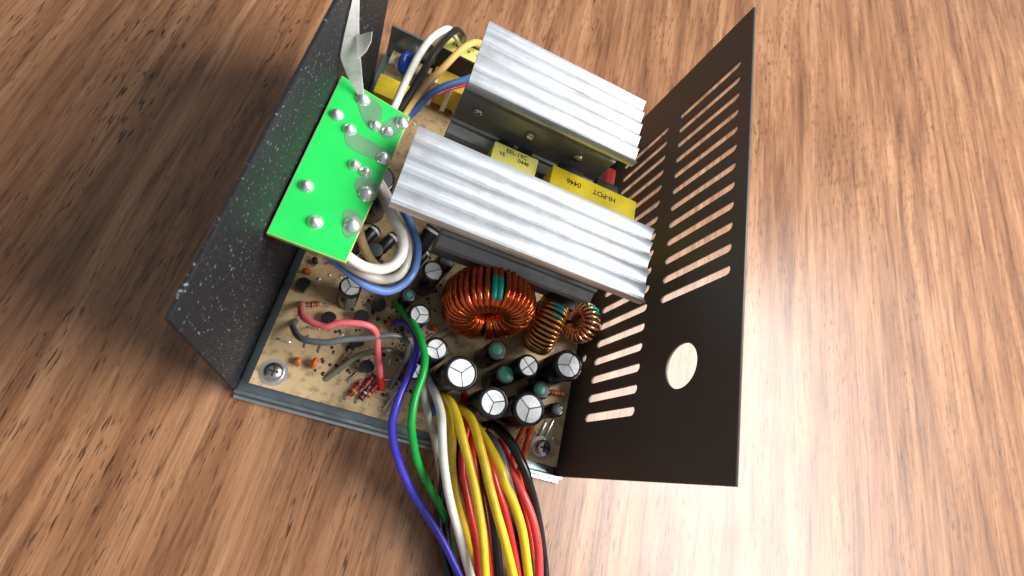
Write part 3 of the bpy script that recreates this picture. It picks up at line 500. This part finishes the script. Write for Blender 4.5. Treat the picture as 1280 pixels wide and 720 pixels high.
# blue disc capacitor
bd = lathe('disc_capacitor', [(0, -1.7), (3.0, -1.6), (4.3, -0.8), (4.6, 0), (4.3, 0.8), (3.0, 1.6), (0, 1.7)], M['bluec'], psu, (-97.0, 131.5, 12.2), (0.85, -0.35, 0.38)); lab(bd, 'blue varnished disc capacitor')
for d in (-2, 2): tube('lead', [(-97+0.3*d, 131.5+d*0.9, 9.5), (-97+0.3*d, 131.5+d, ZB)], 0.4, M['lead'], bd, 8)
for (x, y, s) in ((-72, 66.5, 2.4), (-57, 68.5, 2.4)): pass
for (x, y, z, r, mt) in ((-90.5, 69.0, 30, 5.6, 'sleeve'),):   # mains filter capacitors half under the green board
    capacitor(x, y, r, z, 'plain', r-0.8, 0.6, None)
rt = box('thermal_switch', -14.2, -10.5, 103.0, 110.5, 12, 31, M['redp'], psu, 0.5)
for d in (1.0, -1.0): box('lead', -12.4+d-0.3, -12.4+d+0.3, 106, 106.5, ZB, 12, M['lead'], rt, 0)
# ------------------------------------------------------------------ small parts on the board
def resistor(x, y, ang, L_=6.0, r=1.1, body='resb', bands=('bandb', 'bandr', 'bandb', 'bandg'), z=None):
    z = ZB+r+0.25 if z is None else z; d = Vector((math.cos(ang), math.sin(ang), 0)); c = Vector((x, y, z))
    prof = [(0, 0), (r*0.7, 0.05), (r, 0.5), (r, 1.2), (r*0.84, 1.6), (r*0.84, L_-1.6), (r, L_-1.2), (r, L_-0.5), (r*0.7, L_-0.05), (0, L_)]
    o = lathe('resistor', prof, M[body], psu, c-d*(L_/2), d, 14)
    for k, b in enumerate(bands):
        h = L_*(0.14+0.2*k); rr = r*1.03 if (h < 1.2 or h > L_-1.4) else r*0.88
        lathe('band', [(rr*0.95, 0), (rr, 0.05), (rr, 0.6), (rr*0.95, 0.65)], M[b], o, c-d*(L_/2)+d*h, d, 14)
    for s in (-1, 1):
        p = c+d*(s*L_/2); q = p+d*(s*1.2)
        tube('lead', [p, p+d*(s*0.7), q+Vector((0, 0, -0.5)), Vector((q.x, q.y, ZB))], 0.28, M['lead'], o, 6, 0.6)
    return o
def to92(x, y, ang, h=11.5):
    n = 14; P = []
    for k in range(n+1): a = ang+math.radians(-125)+math.radians(250)*k/n; P.append((x+2.3*math.cos(a), y+2.3*math.sin(a)))
    o = prism('transistor', P, ZB+1.6, h, M['epoxy'], psu); shade_auto(o, 40)
    for d in (-1.2, 0, 1.2): box('lead', x-math.sin(ang)*d-0.22, x-math.sin(ang)*d+0.22, y+math.cos(ang)*d-0.22, y+math.cos(ang)*d+0.22, ZB, ZB+1.6, M['lead'], o, 0)
    return o
def diode(x, y, z, ang, L_=7, r=2.0, tilt=0.0):
    d = Vector((math.cos(ang)*math.cos(tilt), math.sin(ang)*math.cos(tilt), math.sin(tilt))); c = Vector((x, y, z))
    o = lathe('diode', [(0, 0), (r*0.9, 0), (r, 0.25), (r, L_-0.25), (r*0.9, L_), (0, L_)], M['epoxy'], psu, c-d*(L_/2), d, 18)
    lathe('band', [(r*1.0, 0), (r*1.02, 0.05), (r*1.02, 0.9), (r, 0.95)], M['bandw'], o, c+d*(L_/2-1.8), d, 18)
    for s in (-1, 1):
        p = c+d*(s*L_/2); q = p+d*(s*1.5); tube('lead', [p, p+d*(s*0.9), Vector((q.x, q.y, max(ZB, q.z-2))), Vector((q.x, q.y, ZB))], 0.45, M['lead'], o, 6, 0.8)
    return o
def disc(x, y, ang, r=2.4, mt='orange', h=3.2):
    a = (math.cos(ang), math.sin(ang), 0)
    o = lathe('ceramic_capacitor', [(0, -0.9), (r*0.7, -0.8), (r, 0), (r*0.7, 0.8), (0, 0.9)], M[mt], psu, (x, y, ZB+h), a, 16)
    for s in (-1, 1): tube('lead', [(x-s*a[1]*1.2, y+s*a[0]*1.2, ZB+h-1), (x-s*a[1]*1.2, y+s*a[0]*1.2, ZB)], 0.25, M['lead'], o, 6)
    return o
def jumper(x, y, ang, L_=6):
    d = Vector((math.cos(ang), math.sin(ang), 0)); c = Vector((x, y, 0)); a = c-d*(L_/2); b = c+d*(L_/2)
    return tube('jumper_wire', [Vector((a.x, a.y, ZB)), Vector((a.x, a.y, ZB+0.7)), Vector((b.x, b.y, ZB+0.7)), Vector((b.x, b.y, ZB))], 0.3, M['lead'], psu, 6, 0.8)
def solder_dot(x, y, r=0.7):
    return lathe('solder_joint', [(r, 0), (r*0.8, 0.3), (r*0.35, 0.6), (0, 0.65)], M['solder'], board, (x, y, ZB), n=10)
up = math.radians(68)
resistor(-74.8, 9.0, up, 5.2, 1.0, 'resr', ('bandb', 'bandg', 'bandr', 'bandb'))
resistor(-71.4, 12.4, up, 5.4, 0.9, 'resr', ('bandb', 'bandr', 'bandb', 'bandg'))
resistor(-71.6, 8.4, up, 4.2, 0.9, 'ferrite', ('bandr', 'bandb', 'bandw', 'bandb'))
resistor(-69.6, 10.0, up, 5.0, 0.9, 'resr', ('bandg', 'bandb', 'bandr', 'bandb'))
to92(-73.6, 16.0, 1.9, 10.5); to92(-80.3, 30.6, 1.4, 11.5); to92(-79.0, 22.6, 2.2, 9.5)
diode(-86.9, 58.2, 11, up, 7, 2.1); diode(-80.6, 57.9, 11, up, 7.5, 2.0); diode(-69.0, 62.8, 15, R_(75), 9, 2.6, 0.5); diode(-68.0, 58.0, 10, R_(70), 6, 1.6)
for (x, y, a, l) in ((-62.9, 9.8, 1.25, 7), (-61.6, 8.4, 1.25, 7.5), (-76, 13.5, 1.1, 5), (-66.0, 14.6, 0.3, 6), (-58.8, 30, 1.0, 8), (-55.4, 33, 0.9, 9), (-53.4, 31.8, 0.9, 9)): jumper(x, y, a, l)
bx_ = box('blue_chip_resistor', -51.5, -48.5, 7.6, 11.2, ZB, ZB+4, M['bluec'], psu, 0.4)
tube('copper_loop', [(-35.4, 8.2, ZB), (-34.6, 7.6, 13), (-33.2, 7.2, 14.8), (-31.8, 7.0, 13), (-31.2, 7.2, ZB)], 1.0, M['copperc'], psu, 10)
resistor(-7.2, 27.0, 0.15, 6.0, 1.1, 'orange', ('bandb', 'bandr', 'bandb', 'bandg'))
resistor(-8.4, 41.0, 0.5, 6.0, 1.1, 'resr', ('bandb', 'bandw', 'bandb', 'bandg'))
jumper(-10, 14, 1.3, 5); jumper(-7.5, 15, 1.3, 6); solder_dot(-12, 12); solder_dot(-5.5, 11.6); solder_dot(-6, 37, 0.9)
occupied = [(-64.5, 48.6, 4.5), (-60.3, 56.7, 4), (-64.4, 33.4, 4.5), (-56.5, 24.7, 4.5), (-48.5, 18.6, 6), (-69, 40.4, 3.5), (-83.3, 51.1, 3.5), (-86.4, 35.4, 4.5), (-60.3, 17.4, 4), (-44, 46, 14), (-73.6, 16, 3.2), (-80.3, 30.6, 3.2), (-79, 22.6, 3.2), (-72, 10, 5), (-65, 9, 5), (-86.9, 58, 4.5), (-80.6, 58, 4.5), (-69, 62, 5), (-98, 7, 5), (-88.5, 70, 8), (-97, 110, 9), (-78, 78.5, 8)]
def free(x, y, r): return all(math.hypot(x-a, y-b) > c+r for a, b, c in occupied)
placed = 0
for _ in range(900):
    x = random.uniform(-101, -55); y = random.uniform(12, 64)
    r = random.choice((2.6, 2.0, 1.6))
    if not free(x, y, r): continue
    occupied.append((x, y, r)); placed += 1
    k = random.random(); a = random.choice((0.0, math.pi/2, math.pi/2, 0.4))+random.uniform(-0.15, 0.15)
    if r > 2.4:
        if k < 0.6: resistor(x, y, a, 4.2, 0.8, random.choice(('resb', 'resr', 'resb')), random.choice((('bandb', 'bandr', 'bandb', 'bandg'), ('bandr', 'bandb', 'bandr', 'bandb'))))
        elif k < 0.8: to92(x, y, random.uniform(0, 6.2), random.uniform(9.5, 11))
        else: disc(x, y, a, 1.9, random.choice(('orange', 'corem', 'orange')), 2.6)
    elif r > 1.8:
        if k < 0.5: disc(x, y, a, 1.4, random.choice(('orange', 'corem', 'resr')), 2.0)
        else: jumper(x, y, a, 3.4)
    else: solder_dot(x, y, random.uniform(0.5, 0.9))
for _ in range(160):
    x = random.uniform(-101, -4); y = random.uniform(64, 138); r = random.choice((2.4, 1.4))
    if -62 < x < -6 and 66 < y < 96 or not free(x, y, r) or (-90 < x < -60 and 118 < y < 138) or (x < -90 and 126 < y): continue
    if len(occupied) > 330: break
    occupied.append((x, y, r))
    if r > 2: resistor(x, y, random.choice((0, 1.57)), 4.2, 0.8)
    else: solder_dot(x, y, 0.7)
flux = mat('flux_residue', srgb(58, 34, 20), 0.35, var=0.3, vscale=500)
for _ in range(170):
    x = random.uniform(-88, -54); y = random.choice((random.uniform(9, 40), random.uniform(9, 62))); r = random.uniform(0.25, 0.75)
    lathe('flux_spot', [(r, 0), (r*0.8, 0.12), (0, 0.2)], flux, board, (x, y, ZB), n=7)
# silkscreen
text('silkscreen', 'CON2', 1.5, (-66.2, 9.7, ZB+0.02), (1, 0.0, 0), (0, 1, 0), M['silk'], board, 1.0, 0.02).location.z = 0
text('silkscreen', 'G', 2.2, (-65.4, 5.6, ZB+0.02), (0, 1, 0), (-1, 0, 0), M['silk'], board)
text('silkscreen', 'C20', 2.0, (-53.0, 5.0, ZB+0.02), (1, 0, 0), (0, 1, 0), M['silk'], board)
for x0, y0, x1, y1 in ((-68.4, 10.9, -64.0, 11.05), (-68.4, 8.4, -64.0, 8.55), (-68.5, 8.4, -68.35, 11.05), (-64.0, 8.4, -63.85, 11.05)): box('silkscreen_line', x0, x1, y0, y1, ZB-0.01, ZB+0.03, M['silk'], board, 0)
# ------------------------------------------------------------------ green board standing over the main board
g = bpy.data.objects.new('green_board', None); col.objects.link(g); g.empty_display_size = 0.01
tag(g, 'small bright green circuit board, solder side up, over the wire loops', 'circuit board')
ga, gb_, gc = [Vector(p) for p in GB['corner']]
GZ = 56.0
poly = [(-106.4, 78.0), (ga.x, ga.y), (gb_.x, gb_.y), (gc.x-0.05, gc.y), (-88.3, 29.0), (-106.4, 29.5)]
bs = prism('board_base', poly, GZ-0.7, GZ+0.55, M['boardedge'], g)
inset = [(x*0.9995-0.06 if x > -100 else x, y) for x, y in poly]
prism('solder_mask', [(-106.3, 77.8), (ga.x, ga.y-0.15), (gb_.x-0.18, gb_.y-0.15), (gc.x-0.22, gc.y), (-88.5, 29.2), (-106.3, 29.6)], GZ+0.552, GZ+0.62, M['green'], g)
def smooth_poly(P):
    P = [Vector((p[0], p[1], 0)) for p in P]; n = len(P); out = []
    for i in range(n):
        a, b, c, d = P[i-1], P[i], P[(i+1) % n], P[(i+2) % n]
        for k in range(5):
            t_ = k/5; q = 0.5*((2*b)+(c-a)*t_+(2*a-5*b+4*c-d)*t_*t_+(3*b-a-3*c+d)*t_**3); out.append((q.x, q.y))
    return out
for k in ('t1', 't2', 't3', 't4', 't5'):
    prism('copper_trace', [(min(x, -87.25), y) for x, y in smooth_poly(GB[k])], GZ+0.57, GZ+0.70, M['trace'], g)
for i, p in enumerate(GB['bumps']+[(-103, 44, 0), (-98, 36, 0), (-103.5, 66, 0)]):
    r = (1.35, 1.3, 1.1, 1.05, 1.35, 1.1, 1.1, 1.5, 1.5, 1.2, 1.2, 1.3, 1.2)[i]
    s = lathe('solder_joint', [(r*1.5, 0), (r*1.4, 0.3), (r*1.15, 0.75), (r*0.85, 1.2), (r*0.55, 1.55), (r*0.28, 1.8), (0, 1.9)], M['solder'], g, (p[0], p[1], GZ+0.6), (0.12*random.uniform(-1, 1), 0.12*random.uniform(-1, 1), 1), 16)
# mains parts on the underside of the green board carry it on the rear panel
box('bracket', -106.9, -104.4, 34, 72, 44, GZ-0.75, M['steel'], g, 0.3)
box('inlet_block', -104.3, -97, 40, 66, 38, GZ-0.75, M['epoxy'], g, 0.6)
# ------------------------------------------------------------------ grey metal strap above the green board
st = bpy.data.objects.new('metal_strap', None); col.objects.link(st); st.empty_display_size = 0.01
tag(st, 'dull grey metal strap with a curved tab, soldered to the green board', 'strap')
cl = spline(ST['c'], 1.0); V = []; F = []
for i, p in enumerate(cl):
    t_ = i/(len(cl)-1); wdt = 3.4*(1-t_)**0.6+0.7; side = Vector((0.93, 0.25, 0.28))
    a = p-side*wdt*(1.3 if t_ < 0.9 else 1); b = p+side*wdt*0.55; nrm = Vector((-0.2, -0.45, 0.6)).normalized()*0.25
    V += [a, b, b+nrm, a+nrm]
for i in range(len(cl)-1):
    for k in range(4): F.append((4*i+k, 4*i+(k+1) % 4, 4*i+4+(k+1) % 4, 4*i+4+k))
F += [(0, 1, 2, 3), tuple(4*(len(cl)-1)+k for k in range(4))]
V = [Vector((max(v[0], -106.6), v[1], v[2])) for v in V]
shade_auto(link('strip', mesh('strip', V, F), M['strap'], st), 50)
fn = [Vector(p) for p in ST['fin']]; ce = sum(fn, Vector())/len(fn); nr = Vector((-0.3, -0.4, 0.85))
V = [p for p in fn]+[p+nr*0.3 for p in fn]+[ce-nr*0.5, ce-nr*0.2]; n = len(fn)
F = [(k, (k+1) % n, 2*n) for k in range(n)]+[(n+k, n+(k+1) % n, 2*n+1) for k in range(n)]+[(k, (k+1) % n, n+(k+1) % n, n+k) for k in range(n)]
shade_auto(link('curved_tab', mesh('curved_tab', V, F), M['strap'], st), 60)
# ------------------------------------------------------------------ wires
def extend(P, n=6):
    P = [Vector(p) for p in P]; d = P[-1]-P[-2]; d.z = 0; d.normalize()
    d = (d*0.6+Vector((0.25, -0.9, 0))*0.4).normalized(); z = P[-1].z
    for k in range(n):
        p = P[-1]+d*11; p.z = max(1.6, z-2.4*(k+1)); P.append(p)
    return P
B = 'output wires leaving the tray'
def wire(key, r, m_, label, group=None, ext=False, n=14):
    P = extend(W[key]) if ext else W[key]
    o = tube('wire', P, r, WM[m_], None, n, 1.0); tag(o, label, 'wire', group); return o
wire('purple', 1.15, 'purple', 'purple wire curving over the tray edge beside the green wire', B, True)
wire('green', 1.15, 'green', 'bright green wire curving over the tray edge', B, True)
wire('white1', 1.25, 'white', 'white output wire between the green and yellow wires', B, True)
wire('white2', 1.1, 'greyw', 'shorter grey white wire half hidden behind the green wire', B, True)
for k, l in (('y1', 'first yellow wire beside the white wire, lying lowest'), ('y2', 'second yellow wire from the white wire'), ('y3', 'third yellow wire from the white wire'), ('y4', 'fourth yellow wire from the white wire, next to the red wires')): wire(k, 1.32, 'yellow', l, 'yellow output wires', True)
for k, l in (('r1', 'dark red wire under the first and second yellow wires'), ('r2', 'dark red wire low between the second and third yellow wires'), ('r3', 'dark red wire between the third and fourth yellow wires')): wire(k, 1.2, 'red', l, 'red output wires', True)
wire('r4', 1.3, 'rose', 'bright rose red wire on top beside the black outer wire', 'red output wires', True)
wire('r5', 1.15, 'red', 'red wire tucked just below the bright rose red wire', 'red output wires', True)
wire('o1', 1.15, 'orange', 'orange wire nearer the yellow wires, dropping from under a capacitor', 'orange output wires', True)
wire('o2', 1.15, 'orange', 'orange wire nearer the board screw, dropping from under a capacitor', 'orange output wires', True)
wire('b1', 1.5, 'black', 'thick black wire along the outer side of the red wires', 'black output wires', True)
wire('b2', 1.35, 'grey', 'dark grey wire between the last yellow wire and the red wires', 'black output wires', True)
for k, l in (('b3', 'black wire in the gap between the second and third yellow wires'), ('b6', 'black wire low under the first yellow wire'), ('b7', 'black wire low under the fourth yellow wire')): wire(k, 1.3, 'black', l, 'black output wires', True)
for k, l in (('b4', 'black wire on the table crossing under the green wire'), ('b5', 'black wire on the table close beside the white wire')): wire(k, 1.4, 'black', l, 'black output wires', True)
LG = 'looped mains wires beside the green board'
wire('lw', 1.42, 'brown', 'thick white looped wire below the green board', LG)
wire('lg', 1.3, 'greyw', 'grey white looped wire just outside the thick white loop', LG)
wire('lb', 1.2, 'blue', 'pale blue looped wire, outermost of the loops', LG)
wire('lt', 1.35, 'cream', 'cream wire dropping from the green board edge inside the loops', LG)
TG = 'wires arching behind the green board'
wire('tw', 1.15, 'white', 'white wire arching from the green board to the labelled filter', TG)
wire('tb', 1.15, 'black', 'black wire arching beside the white one from the green board', TG)
wire('tt', 1.15, 'tan', 'tan wire arching from the green board under the shorter heat sink', TG)
wire('tbl', 1.15, 'steelblue', 'dull blue wire from the green board to the shorter heat sink', TG)
wire('tr', 0.6, 'red', 'thin dark red wire beneath the dull blue wire', TG)
o = wire('pink', 0.95, 'pink', 'pink wire bending down to the board with a red sleeve end')
k_ = tube('sleeve_end', W['pinkend'], 1.15, WM['red'], o, 12, 0.8)
wire('grey', 0.95, 'grey', 'glossy grey wire crossing over the pink wire')
wire('arc', 0.9, 'clear', 'dull grey green wire lying in an arc on the board')
